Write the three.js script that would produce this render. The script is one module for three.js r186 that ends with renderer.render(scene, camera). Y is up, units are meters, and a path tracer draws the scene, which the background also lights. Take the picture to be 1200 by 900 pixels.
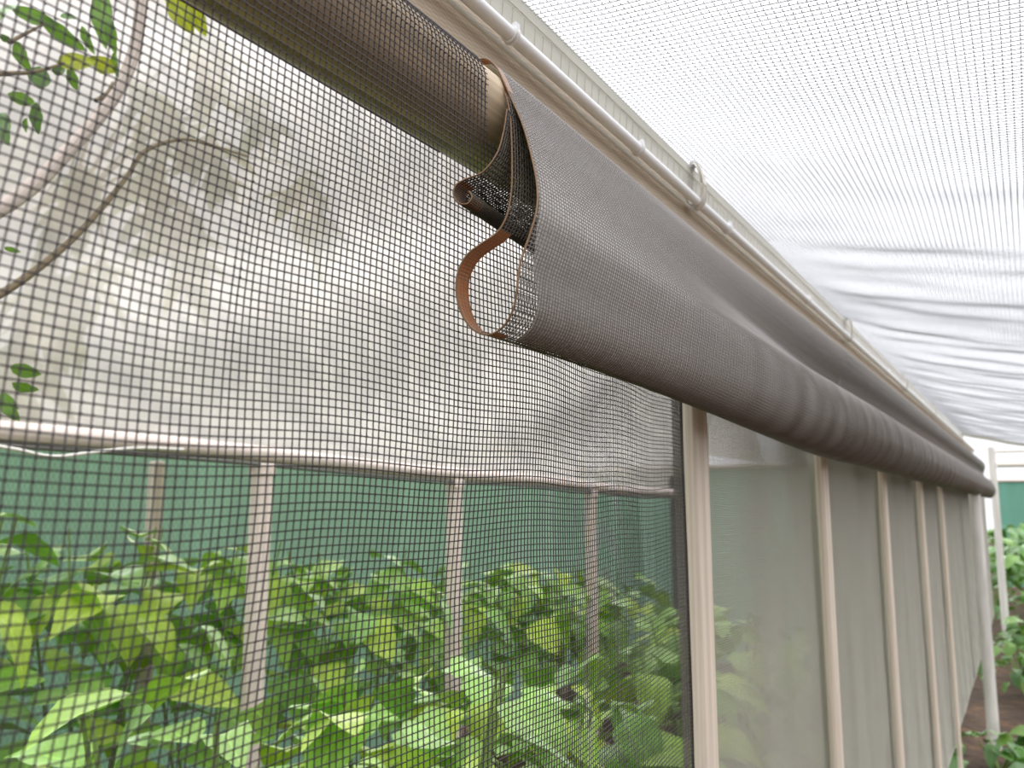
import * as THREE from 'three';
import { RoundedBoxGeometry } from 'three/addons/geometries/RoundedBoxGeometry.js';
import { mergeGeometries } from 'three/addons/utils/BufferGeometryUtils.js';

// ---------------------------------------------------------------- camera, sky, exposure
const EYE = 1.2, FPX = 950, HORIZON = 585, VANISH = 1206;             // the frame is 1200 x 900
const pitch = Math.atan((HORIZON - 450) / FPX);
const yaw = Math.atan((VANISH - 600) / Math.hypot(FPX, HORIZON - 450));
const scene = new THREE.Scene();
const camera = new THREE.PerspectiveCamera(2 * Math.atan(450 / FPX) * 180 / Math.PI, 4 / 3, 0.02, 200);
camera.rotation.order = 'YXZ';
camera.rotation.set(pitch, yaw, 0);
camera.position.set(0, EYE, 0);
camera.updateMatrixWorld(true);
camera.focus = 0.5;
camera.userData.fStop = 12;
const renderer = new THREE.WebGLRenderer();
renderer.toneMapping = THREE.LinearToneMapping;
renderer.toneMappingExposure = 1.28;
renderer.shadowMap.enabled = true;

{ // bright overcast sky, a little stronger overhead
  const w = 64, h = 32, d = new Float32Array(w * h * 4);
  for (let j = 0; j < h; j++) {
    const e = Math.max(0, Math.sin(((j + 0.5) / h - 0.5) * Math.PI)), L = 1.0 * (1 + 2.6 * e * e);
    for (let i = 0; i < w; i++) d.set([L * 0.985, L * 0.992, L * 1.04, 1], (j * w + i) * 4);
  }
  const t = new THREE.DataTexture(d, w, h, THREE.RGBAFormat, THREE.FloatType);
  t.mapping = THREE.EquirectangularReflectionMapping; t.magFilter = THREE.LinearFilter; t.needsUpdate = true;
  scene.background = t; scene.environment = t;
}

// ---------------------------------------------------------------- helpers
let seed = 7;
const rnd = () => { seed = (seed * 1664525 + 1013904223) >>> 0; return seed / 4294967296; };
const rr = (a, b) => a + (b - a) * rnd();
const lerp = (a, b, t) => a + (b - a) * t;
const smooth = (a, b, x) => { const t = Math.min(1, Math.max(0, (x - a) / (b - a))); return t * t * (3 - 2 * t); };
const V = (x, y, z) => new THREE.Vector3(x, y, z);
const ray = (px, py) => V((px - 600) / FPX, (450 - py) / FPX, -1).applyEuler(camera.rotation);
const atX = (px, py, x) => { const d = ray(px, py); const t = x / d.x; return V(x, EYE + d.y * t, d.z * t); };   // on the plane a given distance beside the net
const atZ = (px, py, z) => { const d = ray(px, py); const t = z / d.z; return V(d.x * t, EYE + d.y * t, z); };
const taken = new Map();
const numbered = (n) => { const k = taken.get(n) ?? 0; taken.set(n, k + 1); return k ? `${n}_${String(k).padStart(3, '0')}` : n; };
function tag(o, label, category, group, kind) {
  o.userData.label = label; o.userData.category = category;
  if (group) o.userData.group = group;
  if (kind) o.userData.kind = kind;
  return o;
}
function mesh(name, geo, mat, parent) {
  const m = new THREE.Mesh(geo, mat);
  m.name = parent ? name : numbered(name);
  m.castShadow = m.receiveShadow = true;
  (parent ?? scene).add(m);
  return m;
}
function thing(name, x = 0, y = 0, z = 0) {
  const g = new THREE.Group(); g.name = numbered(name); g.position.set(x, y, z); scene.add(g); return g;
}
const off = (g, x, y, z) => g.translate(x, y, z);

// smooth value noise
const hash = (i, j) => { let n = (i * 374761393 + j * 668265263) | 0; n = Math.imul(n ^ (n >>> 13), 1274126177); return ((n ^ (n >>> 16)) >>> 0) / 4294967296; };
function vnoise(x, y, per = 0) {
  const i = Math.floor(x), j = Math.floor(y), u = x - i, v = y - j, m = (k) => per ? ((k % per) + per) % per : k;
  const a = u * u * (3 - 2 * u), b = v * v * (3 - 2 * v);
  return lerp(lerp(hash(m(i), m(j)), hash(m(i + 1), m(j)), a), lerp(hash(m(i), m(j + 1)), hash(m(i + 1), m(j + 1)), a), b);
}
const fbm = (x, y, o = 4, per = 0) => { let s = 0, a = 0.5, f = 1; for (let k = 0; k < o; k++) { s += a * vnoise(x * f + k * 17, y * f + k * 31, per && per * f); a *= 0.5; f *= 2; } return s / (1 - Math.pow(0.5, o)); };
function texture(n, m, fn, srgb = true) {
  const d = new Uint8Array(n * m * 4);
  for (let j = 0; j < m; j++) for (let i = 0; i < n; i++) { const c = fn(i / n, j / m, i, j); for (let k = 0; k < 3; k++) d[(j * n + i) * 4 + k] = Math.max(0, Math.min(255, c[k] * 255)); d[(j * n + i) * 4 + 3] = 255; }
  const t = new THREE.DataTexture(d, n, m);
  t.wrapS = t.wrapT = THREE.RepeatWrapping; t.magFilter = THREE.LinearFilter; t.minFilter = THREE.LinearMipmapLinearFilter;
  if (srgb) t.colorSpace = THREE.SRGBColorSpace;
  t.needsUpdate = true; return t;
}
const lin = (r, g, b) => new THREE.Color().setRGB(r, g, b);
const std = (c, roughness = 0.6, extra = {}) => new THREE.MeshStandardMaterial({ color: c, roughness, ...extra });
const phys = (c, roughness, extra = {}) => new THREE.MeshPhysicalMaterial({ color: c, roughness, side: THREE.DoubleSide, ...extra });

const grainTex = texture(256, 256, (u, v) => { const g = 0.72 + 0.28 * fbm(u * 6, v * 60, 3) - 0.12 * fbm(u * 3, v * 8, 3); return [g, g * 0.97, g * 0.93]; });
const mottleTex = texture(256, 256, (u, v) => { const g = 0.8 + 0.2 * fbm(u * 8, v * 8, 5, 8); return [g, g, g * 0.985]; });
const weaveTex = texture(256, 256, (u, v, i, j) => { const g = 0.84 + 0.1 * ((i >> 1) + (j >> 1) & 1) + 0.06 * fbm(u * 10, v * 10, 3, 10); return [g, g, g]; });
const weaveBump = texture(128, 128, (u, v, i, j) => { const g = 0.5 + 0.5 * Math.sin(u * Math.PI * 64) * Math.sin(v * Math.PI * 64); return [g, g, g]; }, false);
const soilTex = texture(512, 512, (u, v) => { const a = fbm(u * 12, v * 12, 5, 12), b = fbm(u * 40 + 3, v * 40, 3, 40); const g = 0.35 + 0.5 * a * b * 1.6; return [g * 0.86, g * 0.66, g * 0.48]; });
const soilBump = texture(512, 512, (u, v) => { const g = fbm(u * 30, v * 30, 5, 30); return [g, g, g]; }, false);
const leafTex = texture(128, 128, (u, v) => { const vein = Math.abs(v - 0.5) < 0.025 ? 0.12 : 0; const side = Math.abs(((u * 7 + Math.abs(v - 0.5) * -5) % 1 + 1) % 1 - 0.5) < 0.06 ? 0.06 : 0; const g = 0.78 + 0.16 * fbm(u * 6, v * 6, 3) + vein + side; return [g, g, g * 0.92]; });

const M = {
  wallThread: std(lin(0.03, 0.022, 0.021), 0.4),
  paleThread: std(lin(0.34, 0.325, 0.27), 0.5),
  rollThread: std(lin(0.135, 0.113, 0.092), 0.32),
  rollBody: phys(lin(0.86, 0.82, 0.77), 0.7, { map: weaveTex }),
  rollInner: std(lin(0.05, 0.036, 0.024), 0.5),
  roofThread: phys(lin(0.36, 0.365, 0.38), 0.6),
  cord: std(lin(0.2, 0.11, 0.048), 0.7),
  binding: phys(lin(0.70, 0.24, 0.04), 0.75, { map: weaveTex, transmission: 0.45, thickness: 0 }),
  pipe: std(lin(0.84, 0.68, 0.47), 0.55, { map: grainTex }),
  beige: std(lin(0.66, 0.56, 0.43), 0.85, { map: weaveTex, bumpMap: weaveBump, bumpScale: 0.0003 }),
  cream: phys(lin(0.88, 0.87, 0.80), 0.8, { map: weaveTex, transmission: 0.45, thickness: 0 }),
  conduit: std(lin(0.86, 0.87, 0.87), 0.3),
  clip: std(lin(0.62, 0.58, 0.50), 0.4),
  post: std(lin(0.86, 0.74, 0.62), 0.6, { map: mottleTex }),
  whitePost: std(lin(0.82, 0.78, 0.74), 0.5, { map: mottleTex }),
  outerPost: std(lin(0.80, 0.68, 0.62), 0.6, { map: mottleTex }),
  darkPost: std(lin(0.16, 0.16, 0.14), 0.7, { map: mottleTex }),
  greenCloth: phys(lin(0.56, 0.78, 0.64), 0.9, { map: weaveTex, transmission: 0.55, thickness: 0 }),
  tealCloth: phys(lin(0.20, 0.48, 0.36), 0.9, { map: weaveTex, transmission: 0.3, thickness: 0 }),
  sheet: phys(lin(0.83, 0.77, 0.70), 0.9, { map: mottleTex, transparent: true, opacity: 0.62, transmission: 0.4, thickness: 0 }),
  soil: std(lin(0.31, 0.285, 0.25), 0.95, { map: soilTex, bumpMap: soilBump, bumpScale: 0.03 }),
  bark: std(lin(0.74, 0.67, 0.64), 0.85, { map: grainTex }),
  twig: std(lin(0.26, 0.21, 0.13), 0.8, { map: grainTex }),
  stem: std(lin(0.18, 0.26, 0.07), 0.7),
};
const leafMat = (r, g, b) => phys(lin(r, g, b), 0.55, { map: leafTex, transmission: 0.48, thickness: 0 });
const cropLeaf = [leafMat(0.44, 0.74, 0.07), leafMat(0.34, 0.66, 0.08), leafMat(0.58, 0.80, 0.06), leafMat(0.26, 0.54, 0.08), leafMat(0.40, 0.68, 0.16)];
const fieldLeaf = [leafMat(0.13, 0.36, 0.04), leafMat(0.19, 0.45, 0.06), leafMat(0.10, 0.27, 0.04), leafMat(0.26, 0.50, 0.09)];
const treeLeaf = [leafMat(0.20, 0.40, 0.06), leafMat(0.14, 0.29, 0.06), leafMat(0.50, 0.58, 0.03)];

// ---------------------------------------------------------------- threads: thin three-sided strands laid over a surface
class Strands {
  constructor() { this.p = []; this.n = []; this.i = []; }
  add(pts, r, ref, sides = 3) {
    const base = this.p.length / 3, N = pts.length;
    let ux = 0, uy = 0, uz = 0;
    for (let k = 0; k < N; k++) {
      const a = pts[Math.max(0, k - 1)], b = pts[Math.min(N - 1, k + 1)], q = pts[k];
      let tx = b[0] - a[0], ty = b[1] - a[1], tz = b[2] - a[2]; const tl = Math.hypot(tx, ty, tz) || 1; tx /= tl; ty /= tl; tz /= tl;
      const [rx, ry, rz] = ref;
      ux = ty * rz - tz * ry; uy = tz * rx - tx * rz; uz = tx * ry - ty * rx;
      const ul = Math.hypot(ux, uy, uz) || 1; ux /= ul; uy /= ul; uz /= ul;
      const wx = ty * uz - tz * uy, wy = tz * ux - tx * uz, wz = tx * uy - ty * ux;
      for (let s = 0; s < sides; s++) {
        const an = s / sides * 2 * Math.PI + 0.5, c = Math.cos(an), d = Math.sin(an);
        const nx = ux * c + wx * d, ny = uy * c + wy * d, nz = uz * c + wz * d;
        this.p.push(q[0] + nx * r, q[1] + ny * r, q[2] + nz * r); this.n.push(nx, ny, nz);
      }
      if (k) for (let s = 0; s < sides; s++) {
        const A = base + (k - 1) * sides + s, B = base + (k - 1) * sides + (s + 1) % sides;
        this.i.push(A, B, A + sides, B, B + sides, A + sides);
      }
    }
  }
  geometry() {
    const g = new THREE.BufferGeometry();
    g.setAttribute('position', new THREE.BufferAttribute(new Float32Array(this.p), 3));
    g.setAttribute('normal', new THREE.BufferAttribute(new Float32Array(this.n), 3));
    g.setIndex(new THREE.BufferAttribute(new Uint32Array(this.i), 1));
    return g;
  }
}
function tube(pts, r, seg = 24, sides = 8, r1 = r) {            // a tapering round bar through points
  const c = new THREE.CatmullRomCurve3(pts), g = new THREE.TubeGeometry(c, seg, 1, sides, false), p = g.attributes.position, q = V();
  for (let k = 0; k <= seg; k++) { c.getPointAt(k / seg, q); const rad = lerp(r, r1, k / seg);
    for (let s = 0; s <= sides; s++) { const n = k * (sides + 1) + s; p.setXYZ(n, q.x + (p.getX(n) - q.x) * rad, q.y + (p.getY(n) - q.y) * rad, q.z + (p.getZ(n) - q.z) * rad); } }
  return g;
}
const rodZ = (x, y, z0, z1, r, sides = 20) => { const g = new THREE.CylinderGeometry(r, r, Math.abs(z1 - z0), sides, 1); g.rotateX(Math.PI / 2); return g.translate(x, y, (z0 + z1) / 2); };
function ribbon(rows, thick) {                                  // rows of points -> a sheet with two faces and closed edges
  const nu = rows.length, nv = rows[0].length, p = [], uv = [], idx = [];
  const N = rows.map((r, u) => r.map((q, v) => { const a = rows[Math.min(nu - 1, u + 1)][v].clone().sub(rows[Math.max(0, u - 1)][v]), b = rows[u][Math.min(nv - 1, v + 1)].clone().sub(rows[u][Math.max(0, v - 1)]); return a.cross(b).normalize(); }));
  for (const s of [0.5, -0.5]) rows.forEach((r, u) => r.forEach((q, v) => { const n = N[u][v]; p.push(q.x + n.x * thick * s, q.y + n.y * thick * s, q.z + n.z * thick * s); uv.push(u * 0.1, v * 0.1); }));
  const at = (l, u, v) => l * nu * nv + u * nv + v;
  for (let u = 0; u < nu - 1; u++) for (let v = 0; v < nv - 1; v++) {
    idx.push(at(0, u, v), at(0, u + 1, v), at(0, u, v + 1), at(0, u + 1, v), at(0, u + 1, v + 1), at(0, u, v + 1));
    idx.push(at(1, u, v), at(1, u, v + 1), at(1, u + 1, v), at(1, u + 1, v), at(1, u, v + 1), at(1, u + 1, v + 1));
  }
  const side = (a, b) => idx.push(at(0, ...a), at(0, ...b), at(1, ...a), at(0, ...b), at(1, ...b), at(1, ...a));
  for (let u = 0; u < nu - 1; u++) { side([u, 0], [u + 1, 0]); side([u + 1, nv - 1], [u, nv - 1]); }
  for (let v = 0; v < nv - 1; v++) { side([0, v + 1], [0, v]); side([nu - 1, v], [nu - 1, v + 1]); }
  const g = new THREE.BufferGeometry();
  g.setAttribute('position', new THREE.Float32BufferAttribute(p, 3)); g.setAttribute('uv', new THREE.Float32BufferAttribute(uv, 2)); g.setIndex(idx); g.computeVertexNormals();
  return g;
}

// ---------------------------------------------------------------- ground
{
  const g = new THREE.PlaneGeometry(60, 60, 120, 120); g.rotateX(-Math.PI / 2);
  const p = g.attributes.position, uv = g.attributes.uv;
  for (let k = 0; k < p.count; k++) { const x = p.getX(k), z = p.getZ(k); p.setY(k, -0.04 + 0.05 * fbm(x * 1.3 + 50, z * 1.3 + 50, 3)); uv.setXY(k, x / 1.6, z / 1.6); }
  g.computeVertexNormals();
  const m = mesh('ground', g, M.soil); m.userData.kind = 'structure'; tag(m, 'bare brown garden soil under the nets and between the crop rows', 'ground');
}

// ---------------------------------------------------------------- the support pipe under the eave
const PX = -0.279, PY = EYE + 0.239, PR = 0.0288, END = -6.4;
{
  const t = thing('support_pipe', PX, PY, 0);
  const g = rodZ(0, 0, 0.25, END, PR, 40); const uv = g.attributes.uv; for (let k = 0; k < uv.count; k++) uv.setXY(k, uv.getY(k) * 6, uv.getX(k));
  mesh('pipe_body', g, M.pipe, t);
  for (const [a, r] of [[-1.62, 0.0006], [-1.92, 0.0006]]) mesh('edge_cord', rodZ(Math.cos(a) * (PR + 0.0015), Math.sin(a) * (PR + 0.0015), 0.25, -0.375, r, 6), M.cord, t).userData.label = 'tan cord along the pipe';
  tag(t, 'tan wooden support pipe carrying the net and the rolled-up curtain', 'pipe');
}

// ---------------------------------------------------------------- near insect net: over the pipe at its near end, then hanging down
const PITCH = 0.0036, NETX = -0.25, HEM = 0.31;
const ARC_TOP = 1.75, arcLen = (PR + 0.0012) * ARC_TOP;         // how far round the pipe the net goes, as an angle from its front
function netPoint(v, z) {                                       // v: length of net from its top edge over the pipe; returns [x, y, z]
  let x, y;
  if (v < arcLen) { const a = ARC_TOP - v / (PR + 0.0012); x = PX + (PR + 0.0012) * Math.cos(a); y = PY + (PR + 0.0012) * Math.sin(a); }
  else { x = NETX + 0.0004; y = PY - (v - arcLen); }
  const below = Math.max(0, PY - 0.03 - y);
  const far = smooth(-0.40, -0.85, z) ;
  x -= (0.038 * far + (z < SPLIT ? 0.01 : 0)) * smooth(0, 0.03, PY - y);
  const soft = smooth(0.0, 0.12, below);
  x += soft * lerp(1, 0.3, smooth(-0.3, -0.55, z)) * (0.0035 * Math.sin(z * 9 + y * 3.1) + 0.0022 * Math.sin(z * 23 - y * 7 + 1) + 0.0012 * Math.sin(y * 31 + z * 17));
  const crease = Math.exp(-Math.pow((z + 0.205 + 0.03 * (y - EYE)) / 0.006, 2)); x += soft * crease * 0.0025 * (0.6 + 0.4 * Math.sin(y * 40));
  const lean = 0.105 * smooth(-0.42, -0.12, z);
  return [x, y + soft * 0.0012 * Math.sin(z * 41 + y * 5), z + lean * (PY - y) + soft * 0.0011 * Math.sin(y * 37 + z * 9)];
}
const VMAX = arcLen + PY - HEM, vBelow = arcLen + 0.033, SPLIT = -0.764;
function buildNet(name, z0, zEnd, m, R, label, PITCH) {
  const t = thing(name), S = new Strands(), W = new Strands();
  for (let z = z0; z > zEnd; z -= PITCH * (z < -2.4 ? 1.5 : 1)) {                              // strands that hang
    const pts = [], start = z > -0.368 ? 0 : vBelow;
    let v = start; const zz = z + rr(-0.00025, 0.00025);
    while (v < VMAX) { pts.push(netPoint(v, zz)); v += v < arcLen ? 0.006 : v < arcLen + 0.5 && z > -1.2 ? 0.016 : 0.06; }
    pts.push(netPoint(VMAX, zz));
    S.add(pts, z < -2.4 ? R * 1.35 : R, [1, 0.02, 0]);
  }
  for (let v = 0.002; v < VMAX; v += PITCH) {                                                  // strands that run along the wall
    const stop = v < vBelow ? Math.max(zEnd, -0.368) : zEnd; if (stop >= z0) continue;
    const pts = [], vv = v + rr(-0.0002, 0.0002);
    for (let z = z0; ; z -= z > -1.2 ? 0.014 : 0.09) { const q = netPoint(vv, Math.max(z, stop)); q[0] += 0.0003; pts.push(q); if (z <= stop) break; }
    W.add(pts, R, [0.7, 0.7, 0]);
  }
  for (const [n, g] of [['hanging_strands', S], ['cross_strands', W]]) mesh(n, g.geometry(), m, t).userData.kind = 'stuff';
  const hem = []; for (let z = z0; z >= zEnd; z -= 0.1) hem.push(V(...netPoint(VMAX, z)));
  mesh('bottom_cord', tube(hem, 0.0022, hem.length, 5), m, t);
  return tag(t, label, 'net');
}
{
  const t = buildNet('insect_net', 0.12, SPLIT, M.wallThread, 0.00036, 'dark brown coarse insect net hanging over the near end of the tan pipe', PITCH);
  // the small welded knots where strands cross, as far as they can be seen
  const mats = [], m4 = new THREE.Matrix4();
  for (let z = 0.12; z > -0.62; z -= PITCH) for (let v = 0.002; v < arcLen + 0.52; v += PITCH) {
    if (z < -0.368 && v < vBelow) continue;
    const q = netPoint(v, z); mats.push(m4.clone().makeTranslation(q[0] + 0.00015, q[1], q[2]));
  }
  const k = new THREE.InstancedMesh(new THREE.OctahedronGeometry(0.00066), M.wallThread, mats.length);
  mats.forEach((m, n) => k.setMatrixAt(n, m)); k.name = 'strand_knots'; k.userData.kind = 'stuff'; k.castShadow = k.receiveShadow = true; t.add(k);
  const edge = []; for (let v = vBelow; v <= VMAX; v += 0.02) edge.push(V(...netPoint(v, SPLIT)));
  mesh('side_cord', tube(edge, 0.0012, 60, 5), M.wallThread, t);
}
buildNet('pale_screen_net', SPLIT - 0.001, -7.5, M.paleThread, 0.00034, 'pale taupe net wall hanging behind the row of cream posts', 0.0025);

// ---------------------------------------------------------------- rolled-up curtain of the same net, open at its near end
function spline(list) { const c = new THREE.CatmullRomCurve3(list, false, 'centripetal'); return c; }
const rollNear = [[553, 72, -0.40], [568, 69, -0.40], [581, 78, -0.395], [590, 95, -0.39], [599, 115, -0.385], [612, 145, -0.375], [622, 180, -0.365], [629, 215, -0.355], [629, 245, -0.345], [620, 277, -0.338], [609, 310, -0.332], [606, 335, -0.33], [602, 360, -0.33], [592, 380, -0.33], [575, 392, -0.33], [557, 388, -0.33], [543, 372, -0.33], [535, 345, -0.33], [537, 318, -0.332], [548, 298, -0.335], [565, 285, -0.34], [582, 273, -0.345], [593, 255, -0.35], [599, 225, -0.358], [600, 190, -0.367], [599, 155, -0.375], [597, 130, -0.382], [591, 108, -0.388], [576, 94, -0.395], [562, 80, -0.40]].map(([a, b, z]) => atZ(a, b, z));
const D = Math.PI / 180, onPipe = (deg, add) => V(PX + (PR + add) * Math.cos(deg * D), PY + (PR + add) * Math.sin(deg * D), 0);
const onRoll = (deg) => V(-0.226 + 0.042 * Math.cos(deg * D), EYE + 0.104 + 0.054 * Math.sin(deg * D), 0);
const rollFar = [onPipe(150, 0.004), onPipe(115, 0.004), onPipe(80, 0.004), onPipe(50, 0.004), V(-0.2405, EYE + 0.2445, 0), V(-0.2345, EYE + 0.212, 0), V(-0.2475, EYE + 0.175, 0), onRoll(92), onRoll(60), onRoll(30), onRoll(0), onRoll(-25), onRoll(-50), onRoll(-75), onRoll(-98), onRoll(-122), onRoll(-146), onRoll(-170), onRoll(166), onRoll(142), onRoll(118), V(-0.251, EYE + 0.170, 0), V(-0.2515, EYE + 0.19, 0), onPipe(-30, 0.0018), onPipe(-10, 0.0018), onPipe(12, 0.0018), onPipe(35, 0.0018), onPipe(58, 0.0018), onPipe(80, 0.0018), onPipe(105, 0.0018)];
const nearCurve = spline(rollNear), SN = 200, nearPts = [], farPts = [];
{
  const farCurve = spline(rollFar);
  for (let k = 0; k <= SN; k++) { nearPts.push(nearCurve.getPoint(k / SN)); farPts.push(farCurve.getPoint(k / SN)); }
}
const rollAt = (pts, s) => { const f = Math.min(SN - 1e-6, Math.max(0, s * SN)), i = Math.floor(f), t = f - i, a = pts[i], b = pts[i + 1]; return [lerp(a.x, b.x, t), lerp(a.y, b.y, t), lerp(a.z, b.z, t)]; };
function rollPoint(s, d) {                                       // s: round the roll; d: length from its near edge
  const a = rollAt(nearPts, s), b = rollAt(farPts, s), z = a[2] - d, k = smooth(0.0, 0.95, d) * 0.85 + 0.15 * smooth(0.6, 2.2, d);
  const low = smooth(EYE + 0.2, EYE + 0.12, b[1]);
  const wr = smooth(0.1, 0.6, d) * low, ph = s * 9;
  const rip = wr * 0.0005 * (Math.sin(z * 47 + ph) + 0.7 * Math.sin(z * 83 - ph * 0.6)), f = smooth(0.16, 0.3, s) * smooth(0.62, 0.45, s);
  return [lerp(a[0], b[0], k) + rip * f, lerp(a[1], b[1], k) - low * 0.009 * Math.max(0, d - 1.1) - rip * 0.4, z];
}
const endLen = 6.0;
{
  const t = thing('rolled_curtain');
  const along = new Strands(), round = new Strands(), lens = [0];
  for (let k = 1; k <= 400; k++) { const a = rollPoint((k - 1) / 400, 0.5), b = rollPoint(k / 400, 0.5); lens.push(lens[k - 1] + Math.hypot(a[0] - b[0], a[1] - b[1])); }
  const total = lens[400], sAt = (L) => { let k = 1; while (k < 400 && lens[k] < L) k++; return (k - 1 + (L - lens[k - 1]) / (lens[k] - lens[k - 1])) / 400; };
  const P = 0.0029, R = 0.00036;
  const G0 = 0.515, G1 = 0.735, GA = 0.011, GB = 0.13;               // behind the open ring the sheet is only a narrow loop
  for (let L = 0; L <= total; L += P) {
    const s = sAt(L), loop = s > G0 && s < G1, run = (d0, d1) => { const pts = []; for (let d = d0; d < d1; d += d < 0.8 ? 0.02 : 0.08) pts.push(rollPoint(s, d)); pts.push(rollPoint(s, d1)); along.add(pts, R, [0.6, 0.8, 0.05]); };
    if (loop) { run(0, GA); run(GB, endLen); } else run(0, endLen);
  }
  for (let d = 0.0005; d < endLen; d += P * (d > 2 ? 1.5 : 1)) {
    const n = d < 1 ? 110 : 64, dd = d + 0.0002 * Math.sin(d * 900), run = (s0, s1) => { const pts = []; for (let k = 0; k <= n; k++) { const s = lerp(s0, s1, k / n); pts.push(rollPoint(s, dd)); } round.add(pts, d > 2 ? R * 1.45 : R, [0, 0.02, 1]); };
    if (d > GA && d < GB) { run(0, G0); run(G1, 1); } else run(0, 1);
  }
  const body = []; for (let k = 0; k <= 60; k++) { const s = lerp(0.02, G0 - 0.005, k / 60), r = []; for (let j = 0; j <= 120; j++) { const d0 = lerp(0.005, 0.024, smooth(0.27, 0.40, s)), d = d0 + (endLen - 0.08) * Math.pow(j / 120, 2), q = rollPoint(s, d), e = rollPoint(s + 0.004, d), tx = e[0] - q[0], ty = e[1] - q[1], l = Math.hypot(tx, ty) || 1; r.push(V(q[0] + ty / l * 0.0016, q[1] - tx / l * 0.0016, q[2])); } body.push(r); }
  mesh('inner_layer', ribbon(body, 0.0005), M.rollBody, t).userData.label = 'pale taupe inner layer of the roll';
  mesh('lengthwise_strands', along.geometry(), M.rollThread, t).userData.kind = 'stuff';
  mesh('crosswise_strands', round.geometry(), M.rollThread, t).userData.kind = 'stuff';
  // edge cord and brown binding tape inside the open end
  const edge = []; for (let k = 0; k <= 90; k++) edge.push(V(...rollPoint(k / 90, 0)));
  mesh('edge_cord', tube(edge, 0.00055, 240, 6), M.cord, t).userData.label = 'tan cord along the open edge';
  const strip = (s0, s1, w) => { const rows = []; for (let k = 0; k <= 40; k++) { const s = lerp(s0, s1, k / 40), r = []; for (let j = 0; j <= 4; j++) r.push(V(...rollPoint(s, 0.0005 + w * j / 4))); rows.push(r); } return ribbon(rows, 0.0003); };
  mesh('binding_tape', strip(0.47, 0.735, 0.0105), M.binding, t).userData.label = 'orange-brown tape lining the round open end';
  mesh('binding_tape', strip(0.0, 0.12, 0.007), M.binding, t).userData.label = 'orange-brown tape over the pipe';
  // inner flap that curls out below the pipe
  const flapPts = [[594, 128, -0.376], [590, 154, -0.368], [581, 182, -0.356], [563, 203, -0.345], [545, 210, -0.338], [534, 217, -0.333], [531, 227, -0.331], [536, 237, -0.331], [547, 239, -0.333], [553, 231, -0.336], [549, 224, -0.338]].map(([a, b, z]) => atZ(a, b, z));
  const fc = spline(flapPts), flap = (s, d) => { const q = fc.getPoint(s); return V(q.x - 0.1 * d, q.y - 0.02 * d, q.z - d); };
  const fl = new Strands();
  for (let k = 0; k <= 46; k++) { const s = k / 46; fl.add([0, 0.05, 0.1, 0.16, 0.22].map((d) => flap(s, d).toArray()), 0.0005, [0.6, 0.8, 0.05]); }
  for (let d = 0.0005; d < 0.22; d += 0.0024) { const pts = []; for (let k = 0; k <= 50; k++) pts.push(flap(k / 50, d).toArray()); fl.add(pts, 0.0005, [0, 0.02, 1]); }
  const flm = mesh('inner_flap', fl.geometry(), M.rollInner, t); flm.userData.label = 'dark brown flap curling out below the pipe'; flm.userData.kind = 'stuff';
  const fe = []; for (let k = 0; k <= 40; k++) fe.push(flap(k / 40, 0)); mesh('flap_cord', tube(fe, 0.0004, 90, 6), M.cord, flm);
  const tip = []; for (let k = 0; k <= 24; k++) { const s = lerp(0.42, 1, k / 24), r = []; for (let j = 0; j <= 3; j++) r.push(flap(s, 0.0005 + 0.012 * j / 3)); tip.push(r); }
  mesh('binding_tape', ribbon(tip, 0.0003), M.binding, flm).userData.label = 'orange-brown tape on the flap tip';
  tag(t, 'taupe net curtain rolled up under the eave, its near end open and curled', 'curtain');
}

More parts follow.
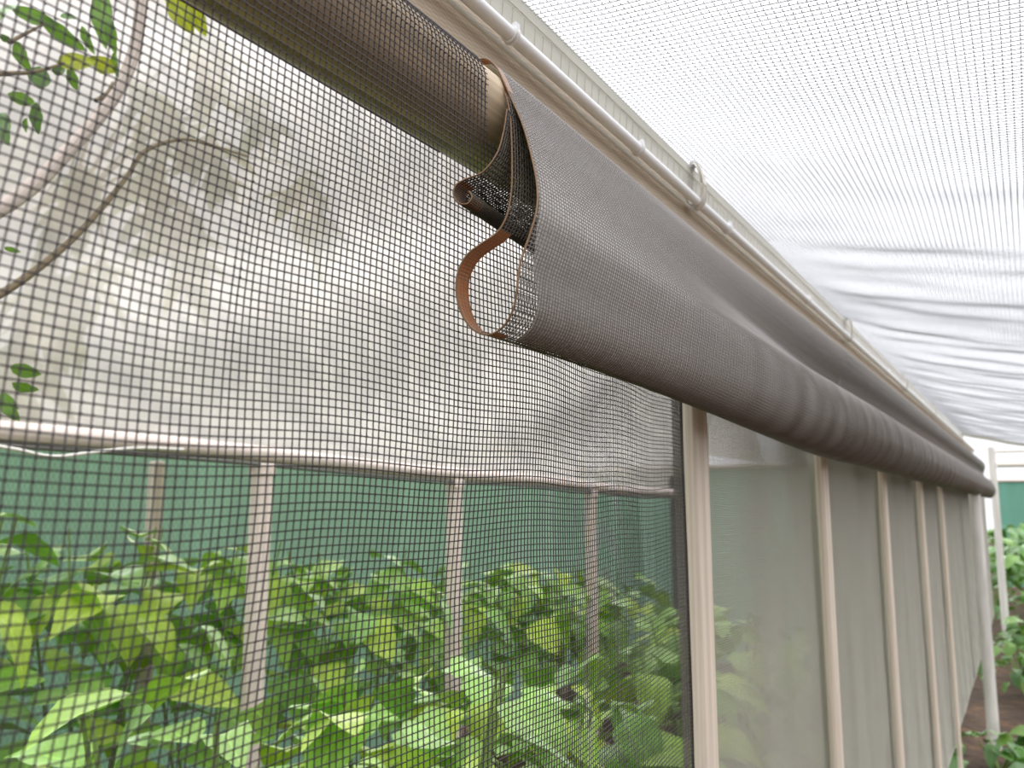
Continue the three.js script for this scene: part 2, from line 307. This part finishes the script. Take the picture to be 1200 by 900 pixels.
// ---------------------------------------------------------------- eave: beige strip, hem tape, white conduit, clips, ties
{
  const rows = []; for (let k = 0; k <= 70; k++) { const z = lerp(0.45, -7.2, k / 70), r = []; for (let j = 0; j <= 5; j++) { const u = j / 5; r.push(V(lerp(-0.346, -0.337, u), EYE + lerp(0.285, 0.387, u) + 0.0012 * Math.sin(z * 7) * u, z)); } rows.push(r); }
  tag(mesh('fabric_strip', ribbon(rows, 0.0008), M.beige), 'beige woven fabric strip between the tan pipe and the white conduit', 'fabric strip');
  const h = thing('hem_tape');
  const hr = []; for (let k = 0; k <= 70; k++) { const z = lerp(0.45, -6.1, k / 70), r = []; for (let j = 0; j <= 4; j++) { const u = j / 4; r.push(V(-0.335 + 0.004 * u, EYE + lerp(0.386, 0.418, u) + 0.001 * Math.sin(z * 9), z)); } hr.push(r); }
  const band = mesh('tape_band', ribbon(hr, 0.0008), M.cream, h);
  mesh('seam_thread', rodZ(-0.331, EYE + 0.4063, 0.45, -6.1, 0.0006, 6), M.clip, band);
  const st = new Strands(); for (let z = 0.4; z > -2.8; z -= 0.014 + 0.005 * rnd()) st.add([[-0.3338, EYE + 0.3875, z], [-0.3318, EYE + 0.4045, z + 0.0013]], 0.00028, [1, 0, 0]);
  const sm = mesh('cross_stitching', st.geometry(), M.clip, band); sm.userData.kind = 'stuff';
  tag(h, 'cream hem tape with grey seam joining the roof net to the eave', 'tape');
  const c = thing('eave_conduit', -0.3257, EYE + 0.3712, 0);
  mesh('conduit_tube', rodZ(0, 0, 0.45, -7.2, 0.006, 18), M.conduit, c);
  mesh('lower_bead', rodZ(-0.0052, -0.0107, 0.45, -7.2, 0.0022, 8), M.cream, c).userData.label = 'thin cream bead below the conduit';
  for (const z of [-0.516, -0.77, -1.075, -1.56, -2.6, -3.5, -4.51, -5.98]) {
    const g = mergeGeometries([new THREE.TorusGeometry(0.0064, 0.0016, 8, 20), off(new THREE.TorusGeometry(0.0064, 0.0012, 8, 20), 0, 0, 0.004), new RoundedBoxGeometry(0.0045, 0.0098, 0.0065, 2, 0.0013).translate(0.0045, 0.004, 0.0013)].map((q) => q.index ? q.toNonIndexed() : q));
    g.translate(0, 0, z); mesh('clip', g, M.conduit, c);
  }
  tag(c, 'thin white conduit with small clips running along the eave', 'conduit');
  for (const [z, lab] of [[-0.953, 'cream tie loop round the white conduit beside the open curtain end'], [-1.98, 'cream tie loop round the conduit, second from the open curtain end'], [-3.0, 'cream tie loop round the conduit, third from the open curtain end'], [-4.0, 'cream tie loop round the conduit, fourth from the open curtain end']]) {
    const rows2 = []; for (let k = 0; k <= 24; k++) { const a = k / 24 * Math.PI * 2, r = []; for (let j = 0; j <= 2; j++) r.push(V(-0.3285 + 0.0115 * Math.cos(a), EYE + 0.3926 + 0.029 * Math.sin(a), z + 0.004 * Math.sin(a * 2) - 0.007 + 0.007 * j)); rows2.push(r); }
    tag(mesh('tie_loop', ribbon(rows2, 0.0035), M.clip), lab, 'tie', 'ties on the eave conduit');
  }
}

// ---------------------------------------------------------------- roof net, sagging between this eave and the other one
{
  const W = 1.95, XE = -0.331, ZN = 0.8, ZF = -5.85, P = 0.0068, R = 0.00052;
  const roof = (x, z) => {
    const u = (x - XE) / W, sag = lerp(0.058, 0.15, smooth(-0.45, -2.1, z));
    const far = smooth(-0.58, -1.3, z), q = Math.sin(z * 16 + x * 1.7 + 0.8 * Math.sin(z * 4)), q2 = Math.sin(z * 36 - x * 2.3);
    return [x, EYE + 0.4167 - 4 * sag * u * (1 - u) + smooth(0, 0.06, u) * (far * (0.0034 * q * q * q + 0.0012 * q2) + 0.0015 * Math.sin(z * 25 + x * 15) + 0.0012 * Math.sin(x * 31 - z * 12)), z + 0.005 * Math.sin(x * 5 + z * 2)];
  };
  const t = thing('roof_net'), A = new Strands(), B = new Strands();
  for (let x = XE; x < XE + W; x += P * (x > 0.5 ? 2 : 1)) { const pts = []; for (let z = ZN; z >= ZF; z -= 0.04) pts.push(roof(x, z)); A.add(pts, R * 0.5, [0, 1, 0]); }
  for (let z = ZN; z > ZF; z -= P * (z < -2 ? 1.6 : 1)) { const pts = []; for (let k = 0; k <= 34; k++) pts.push(roof(XE + W * Math.pow(k / 34, 1.25), z)); B.add(pts, R * 1.15, [0, 1, 0]); }
  mesh('lengthwise_strands', A.geometry(), M.roofThread, t).userData.kind = 'stuff';
  mesh('crosswise_strands', B.geometry(), M.roofThread, t).userData.kind = 'stuff';
  const mats = [], m4 = new THREE.Matrix4();
  for (let z = 0; z > -1.3; z -= P) for (let x = XE; x < 0.35; x += P) mats.push(m4.clone().makeTranslation(...roof(x, z)));
  const k = new THREE.InstancedMesh(new THREE.OctahedronGeometry(0.0010), M.roofThread, mats.length);
  mats.forEach((m, n) => k.setMatrixAt(n, m)); k.name = 'strand_knots'; k.userData.kind = 'stuff'; k.castShadow = k.receiveShadow = true; t.add(k);
  const rows = []; for (let k2 = 0; k2 <= 40; k2++) { const x = XE + W * k2 / 40, r = []; for (let j = 0; j <= 3; j++) { const q = roof(x, ZF - 0.0001); r.push(V(q[0], q[1] - 0.012 * j / 3, q[2] - 0.09 * j / 3)); } rows.push(r); }
  mesh('end_hem', ribbon(rows, 0.001), M.cream, t).userData.label = 'cream hem at the far end of the roof net';
  tag(t, 'fine white net stretched overhead as the sagging roof of the net house', 'net');
}

// ---------------------------------------------------------------- posts of this wall
for (const [z, nth] of [[-0.797, 'first'], [-1.39, 'second'], [-2.04, 'third'], [-2.79, 'fourth'], [-3.48, 'fifth']]) {
  const t = thing('net_post', -0.282, 0, z);
  mesh('post_body', new RoundedBoxGeometry(0.014, 1.38, 0.040, 3, 0.005).translate(0, 0.67, 0), M.post, t);
  mesh('post_cap', new RoundedBoxGeometry(0.016, 0.012, 0.042, 2, 0.004).translate(0, 1.362, 0), M.post, t);
  tag(t, `slim flat cream post against the pale net wall, ${nth} from the dark insect net`, 'post', 'cream posts behind the net wall');
}
{
  const front = (z, r, top, lab) => {
    const t = thing('white_post', -0.232, 0, z);
    mesh('post_body', new THREE.CylinderGeometry(r, r, top, 20).translate(0, top / 2, 0), M.whitePost, t);
    mesh('post_foot', new THREE.CylinderGeometry(r * 1.12, r * 1.2, 0.06, 20).translate(0, 0.03, 0), M.whitePost, t);
    tag(t, lab, 'post');
  };
  front(-4.75, 0.027, EYE + 0.03, 'white round post in front of the net, under the rolled curtain');
  front(-7.7, 0.027, EYE + 0.42, 'white round corner post of the end frame beyond the rolled curtain');
  const bar = (y, z, r, lab, m = M.whitePost) => tag(mesh('frame_bar', new THREE.CylinderGeometry(r, r, 3.6, 14).rotateZ(Math.PI / 2).translate(-0.2 + 1.8, y, z), m), lab, 'bar');
  bar(EYE + 0.275, -7.7, 0.022, 'grey-white upper cross bar of the end frame', M.clip);
  bar(EYE + 0.385, -7.7, 0.012, 'thin topmost cross bar of the end frame', M.clip);
  bar(0.09, -7.78, 0.02, 'white low cross bar of the end frame near the soil');
}

// ---------------------------------------------------------------- neighbouring tunnel outside the net: rail, posts, green cloth, white sheet
const OX = -1.6, railY = (z) => EYE + lerp(0.125, 0.03, (-z - 0.75) / 3.35);
{
  const pts = []; for (let k = 0; k <= 20; k++) { const z = lerp(0.6, -4.15, k / 20); pts.push(V(OX, railY(z) + 0.004 * Math.sin(z * 4), z)); }
  const t = thing('tunnel_rail');
  mesh('rail_body', tube(pts, 0.021, 60, 10), M.outerPost, t);
  mesh('cloth_batten', tube(pts.map((p) => V(p.x + 0.012, p.y - 0.026, p.z)), 0.006, 60, 6), M.darkPost, t).userData.label = 'dark batten under the rail';
  tag(t, 'cream rail of the neighbouring tunnel seen through the net', 'rail');
  const rope = [[-20, 520], [20, 527], [60, 535], [110, 530], [160, 525], [215, 527]].map(([a, b]) => atX(a, b, OX + 0.04));
  tag(mesh('rope', tube(rope, 0.004, 40, 6), M.whitePost), 'white rope drooping from the rail of the neighbouring tunnel', 'rope');
  [[308, 535, 0.042], [533, 557, 0.042], [692, 570, 0.042]].forEach(([px, py, w], n) => {
    const p = atX(px, py, OX), g = thing('tunnel_post', OX, 0, p.z);
    mesh('post_body', new RoundedBoxGeometry(w, railY(p.z) - 0.02, w, 3, 0.008).translate(0, (railY(p.z) - 0.02) / 2, 0), M.outerPost, g);
    mesh('post_bracket', new RoundedBoxGeometry(w * 1.15, 0.03, w * 1.15, 2, 0.005).translate(0, railY(p.z) - 0.035, 0), M.outerPost, g);
    tag(g, `cream post under the tunnel rail, ${['third', 'second', 'first'][n]} from the dark grey corner post`, 'post', 'posts under the tunnel rail');
  });
  const b = atX(185, 530, -2.35), bg = thing('back_post', -2.35, 0, b.z);
  mesh('post_body', new RoundedBoxGeometry(0.04, EYE + 0.12, 0.04, 3, 0.008).translate(0, (EYE + 0.12) / 2, 0), M.outerPost, bg);
  tag(bg, 'cream post farther back inside the neighbouring tunnel', 'post');
  const e = atX(791, 557, OX), eg = thing('corner_post', OX, 0, e.z);
  mesh('post_body', new RoundedBoxGeometry(0.05, e.y, 0.05, 3, 0.01).translate(0, e.y / 2, 0), M.darkPost, eg);
  tag(eg, 'dark grey corner post at the end of the tunnel rail', 'post');
}
{ // green cloth standing behind the crop, far side of the tunnel
  const rows = []; for (let k = 0; k <= 60; k++) { const z = lerp(0.9, -6.0, k / 60), r = []; for (let j = 0; j <= 6; j++) { const u = j / 6; r.push(V(-2.6 + 0.03 * Math.sin(z * 6 + u * 2) - 0.02 * Math.sin(z * 13), lerp(0.02, railY(z) + 0.06, u), z)); } rows.push(r); }
  tag(mesh('green_shade_cloth', ribbon(rows, 0.003), M.greenCloth), 'pale green shade cloth standing behind the crop in the neighbouring tunnel', 'cloth');
}
{ // white sheet rising from the rail, away from the net, with slanting folds
  const rows = [];
  for (let k = 0; k <= 120; k++) {
    const z = lerp(0.35, -6.05, k / 120), r = [], foot = lerp(railY(z) + 0.012, EYE + 0.265, smooth(-4.1, -4.7, z));
    const top = 1.55 * smooth(-0.25, -0.95, z) + 0.42;
    for (let j = 0; j <= 40; j++) {
      const u = j / 40, h = u * top, s = z * 0.5 + h * 1.25;
      const fold = 0.085 * Math.sin(s * 7.5 + 0.6) + 0.07 * Math.pow(Math.sin(s * 4.3 + 1.2), 3) + 0.004 * Math.sin(s * 15);
      r.push(V(OX - 0.02 - 0.32 * h - fold * smooth(0, 0.3, h), foot + h, z));
    }
    rows.push(r);
  }
  tag(mesh('white_sheet', ribbon(rows, 0.0015), M.sheet), 'sheer off-white sheet with slanting folds rising from the tunnel rail', 'sheet');
}
// ---------------------------------------------------------------- far fences
function fence(name, x0, x1, z, h, m, lab, turn = 0) {
  const t = thing(name, x0, 0, z); t.rotation.y = turn; const L = x1 - x0, n = Math.ceil(L / 0.06), rows = [];
  for (let k = 0; k <= n; k++) { const x = L * k / n, r = []; for (let j = 0; j <= 3; j++) r.push(V(x, h * j / 3, 0.02 * Math.sin(x * 9) + 0.012 * Math.sin(x * 23))); rows.push(r); }
  mesh('cloth', ribbon(rows, 0.003), m, t);
  mesh('top_rail', new THREE.CylinderGeometry(0.022, 0.022, L, 10).rotateZ(Math.PI / 2).translate(L / 2, h, 0.02), M.outerPost, t);
  for (let x = 0; x <= L; x += 1.5) mesh('fence_post', new THREE.CylinderGeometry(0.025, 0.025, h, 10).translate(x, h / 2, -0.04), M.outerPost, t);
  tag(t, lab, 'fence');
}
fence('green_cloth_fence', -3.2, -0.75, -6.1, EYE + 0.24, M.greenCloth, 'green cloth fence with cream top rail behind the cream posts');
fence('teal_cloth_fence', -0.4, 5.0, -13.5, EYE + 0.26, M.tealCloth, 'teal green cloth fence at the far end of the crop field');

// ---------------------------------------------------------------- plants
function leafGeometry(len, wid, bend, round, seedv) {            // a leaf that starts at the origin and points to +x, with a fold along its middle
  const n = 7, p = [], uv = [], idx = [];
  for (let k = 0; k <= n; k++) {
    const u = k / n, w = wid * 0.5 * Math.pow(Math.sin(Math.PI * Math.pow(u, round)), 0.75) * (1 + 0.06 * Math.sin(k * 2.3 + seedv)), y = -bend * u * u * len;
    for (const s of [-1, 0, 1]) { p.push(u * len, y + Math.abs(s) * w * 0.28 + 0.02 * len * Math.sin(k * 1.7 + s + seedv), s * w); uv.push(u, 0.5 + 0.5 * s); }
    if (k < n) for (const s of [0, 1]) { const a = k * 3 + s, b = a + 1, c = a + 3, d = a + 4; idx.push(a, b, c, b, d, c); }
  }
  const g = new THREE.BufferGeometry();
  g.setAttribute('position', new THREE.Float32BufferAttribute(p, 3)); g.setAttribute('uv', new THREE.Float32BufferAttribute(uv, 2)); g.setIndex(idx); g.computeVertexNormals();
  return g;
}
const broad = [0, 1, 2].map((k) => leafGeometry(0.1, 0.085 - k * 0.006, 0.35 + 0.2 * k, 0.72, k * 2));
const lance = [0, 1, 2].map((k) => leafGeometry(0.1, 0.034, 0.2 + 0.25 * k, 0.85, k));
function putLeaf(parent, geos, mats, x, y, z, yawA, tilt, size, roll = 0) {
  const m = mesh('leaf', geos[Math.floor(rnd() * geos.length)], mats[Math.floor(rnd() * mats.length)], parent);
  m.position.set(x, y, z); m.rotation.order = 'YZX'; m.rotation.set(roll, yawA, tilt); m.scale.setScalar(size / 0.1);
  return m;
}
function cropPlant(name, x, z, h, rad, n, size, mats, lab, group, cat = 'plant') {
  const t = thing(name, x, 0, z);
  const st = []; for (let k = 0; k < 4; k++) { const a = rnd() * 6.28; st.push(tube([V(0, 0, 0), V(Math.cos(a) * rad * 0.3, h * 0.5, Math.sin(a) * rad * 0.3), V(Math.cos(a) * rad * 0.6, h * 0.93, Math.sin(a) * rad * 0.6)], 0.007, 8, 5, 0.003)); }
  mesh('stem', mergeGeometries(st), M.stem, t);
  for (let k = 0; k < n; k++) {
    const a = k * 2.4 + rr(-0.4, 0.4), u = Math.sqrt((k + 0.5) / n), r = rad * (0.25 + 0.75 * rnd());
    putLeaf(t, broad, mats, Math.cos(a) * r, h * (0.3 + 0.7 * Math.pow(u, 0.8)) * (1 - 0.18 * r / rad) , Math.sin(a) * r, -a + rr(-0.6, 0.6), rr(-0.5, 0.45), size * rr(0.65, 1.2), rr(-0.5, 0.5));
  }
  tag(t, lab, cat, group);
}
for (let k = 0; k < 8; k++) cropPlant('crop_plant', -0.92 + rr(-0.06, 0.06), 0.1 - k * 0.42 + rr(-0.06, 0.06), 1.10 - 0.035 * k + rr(-0.06, 0.05), 0.28, 70, 0.115, cropLeaf, 'bushy bright green broad-leaved crop plant between the net and the tunnel rail', 'crop plants between the net and the tunnel');
for (let k = 0; k < 11; k++) cropPlant('tunnel_plant', -2.02 + rr(-0.1, 0.1), 0.1 - k * 0.44 + rr(-0.06, 0.06), (k < 3 ? 1.42 : 1.34) - 0.055 * k + rr(-0.08, 0.06), 0.34, 70, 0.14, cropLeaf, 'tall yellow-green crop plant inside the neighbouring tunnel behind its posts', 'crop plants inside the tunnel');
// field seen past the end of the net wall
for (const [x, z, h] of [[-0.2, -4.35, 0.16], [0.02, -4.5, 0.18], [0.28, -4.4, 0.18], [0.55, -4.55, 0.2], [0.1, -4.2, 0.14], [-0.1, -6.0, 0.26], [0.12, -6.15, 0.3], [0.38, -6.05, 0.28], [0.66, -6.1, 0.3], [-0.12, -6.5, 0.3], [0.2, -6.6, 0.32], [0.5, -6.55, 0.34], [-0.06, -7.0, 0.3], [0.28, -7.1, 0.34], [0.6, -7.05, 0.3], [-0.05, -7.45, 0.32], [0.3, -7.5, 0.3], [-0.1, -8.1, 0.5], [0.2, -8.2, 0.52], [0.5, -8.1, 0.5], [0.8, -8.15, 0.5]])
  cropPlant('low_plant', x, z, h, 0.2, 26, 0.1, fieldLeaf, 'low leafy green plant on the soil beyond the white post', 'low plants on the soil');
for (let k = 0; k < 24; k++) cropPlant('field_plant', -0.35 + (k % 6) * 0.42 + rr(-0.1, 0.1), -8.6 - Math.floor(k / 6) * 1.05 + rr(-0.2, 0.2), rr(0.75, 1.02), 0.34, 38, 0.16, fieldLeaf, 'dense dark green field plant beyond the end frame', 'field plants beyond the end frame');

// ---------------------------------------------------------------- tree: branches and leaves by the tunnel
function along(list, x) { return list.map(([a, b, dx = 0]) => atX(a, b, x + dx)); }
{
  const BX = -1.28;
  const t = thing('tree_branch');
  mesh('bough', tube(along([[172, -60], [166, 0], [157, 62], [134, 112], [78, 178], [28, 226], [-30, 262]], BX), 0.0105, 50, 9, 0.0125), M.bark, t).userData.label = 'pale grey-pink bough';
  mesh('limb', tube(along([[-40, 362], [0, 345], [72, 292], [118, 245], [152, 202], [166, 180], [190, 168], [218, 163], [250, 171], [290, 183]], BX), 0.0068, 60, 8, 0.0025), M.twig, t).userData.label = 'thin olive-brown limb bending to a point';
  mesh('twig', tube(along([[134, 98], [126, 110], [112, 118]], BX), 0.005, 12, 7, 0.0035), M.twig, t);
  mesh('twig', tube(along([[-30, 88], [10, 86], [40, 84], [75, 74]], BX + 0.1), 0.0045, 16, 7, 0.0018), M.twig, t);
  mesh('twig', tube(along([[10, 50], [25, 42], [52, 28]], BX + 0.1), 0.0032, 12, 7, 0.0018), M.twig, t);
  const put = (a, b, geo, mat, wide = 1, dx = 0) => {              // a leaf from its stalk to its tip
    const p = atX(a[0], a[1], BX + 0.08 + dx), q = atX(b[0], b[1], BX + 0.08 + dx + rr(-0.03, 0.03)), m = mesh('leaf', geo, mat, t), d = q.clone().sub(p), L = d.length();
    m.position.copy(p); m.scale.set(L / 0.1, L / 0.1, L / 0.1 * wide * 1.1);
    const X = d.normalize(), Z = V(-0.5, 0.3, -0.8).cross(X).normalize(), Y = Z.clone().cross(X);
    m.quaternion.setFromRotationMatrix(new THREE.Matrix4().makeBasis(X, Y, Z));
  };
  const [g1, g2, gy] = treeLeaf;
  put([12, 10], [72, 30], lance[0], g1, 0.9); put([44, 16], [100, 66], lance[1], g1, 0.8); put([120, -14], [117, 50], lance[0], g1, 1.0); put([66, 74], [112, 70], lance[0], gy, 1.3); put([104, 66], [147, 92], lance[1], gy, 1.1);
  put([82, 78], [88, 108], lance[0], g1, 1.3); put([30, 86], [66, 96], lance[0], g2, 1.6); put([18, 48], [27, 80], lance[1], g1, 1.3); put([8, 110], [44, 122], lance[0], g1, 1.2); put([43, 120], [41, 156], lance[0], g2, 1.2);
  put([32, 138], [24, 156], lance[1], g1); put([2, 132], [3, 164], lance[0], g2, 1.3); put([60, 78], [84, 92], lance[2], g2, 1.3); put([96, 30], [104, 60], lance[1], g1); put([128, 20], [132, 62], lance[0], g1, 0.9); put([135, 60], [131, 92], lance[1], g1, 0.8); put([70, 20], [92, 16], lance[1], g2); put([0, 40], [14, 52], lance[0], g2, 1.5); put([20, 6], [-6, 14], lance[0], g1);
  put([200, -10], [222, 36], lance[0], gy, 1.5); put([226, 2], [236, 46], lance[1], gy, 1.3); put([4, 290], [24, 296], lance[0], g1); put([12, 430], [46, 440], lance[0], g1, 1.4); put([14, 448], [44, 464], lance[1], g1, 1.3); put([2, 460], [16, 492], lance[0], g1, 1.4); put([8, 470], [22, 482], lance[0], g1);
  tag(t, 'thin tree branch with narrow green leaves outside the net', 'branch');
}
{ // leafy shoots behind the white sheet
  const shoots = [[[250, 40], [246, 108], 9], [[150, 90], [220, 160], 8], [[352, 200], [378, 276], 12], [[210, 230], [226, 326], 16], [[95, 190], [84, 250], 10], [[60, 320], [66, 396], 14], [[300, 110], [316, 152], 6], [[190, 150], [176, 262], 12], [[120, 300], [40, 380], 12], [[250, 140], [256, 220], 8], [[20, 390], [30, 470], 10]];
  const X0 = -2.4, root = V(-3.0, 0, -1.2), t = thing('leafy_tree', root.x, root.y, root.z), fork = V(0.15, 2.2, -0.3);
  mesh('trunk', tube([V(0, 0, 0), V(0.05, 1, -0.1), fork], 0.05, 16, 9, 0.03), M.bark, t);
  for (const [a, b, n] of shoots) {
    const p = atX(a[0], a[1], X0).sub(root), q = atX(b[0], b[1], X0).sub(root), d = q.clone().sub(p);
    mesh('shoot', tube([fork, fork.clone().lerp(p, 0.6).add(V(0, 0.12, 0)), p, p.clone().lerp(q, 0.5), q], 0.008, 24, 5, 0.002), M.twig, t);
    for (let k = 0; k < n * 2; k++) { const u = (k + 0.5) / n / 2, c = p.clone().addScaledVector(d, u); putLeaf(t, lance, treeLeaf, c.x, c.y, c.z, rnd() * 6.28, rr(-1.3, 0.1), rr(0.12, 0.2), rr(-0.8, 0.8)); }
  }
  tag(t, 'tree with drooping leafy shoots showing faintly through the white sheet', 'tree');
}

renderer.render(scene, camera);
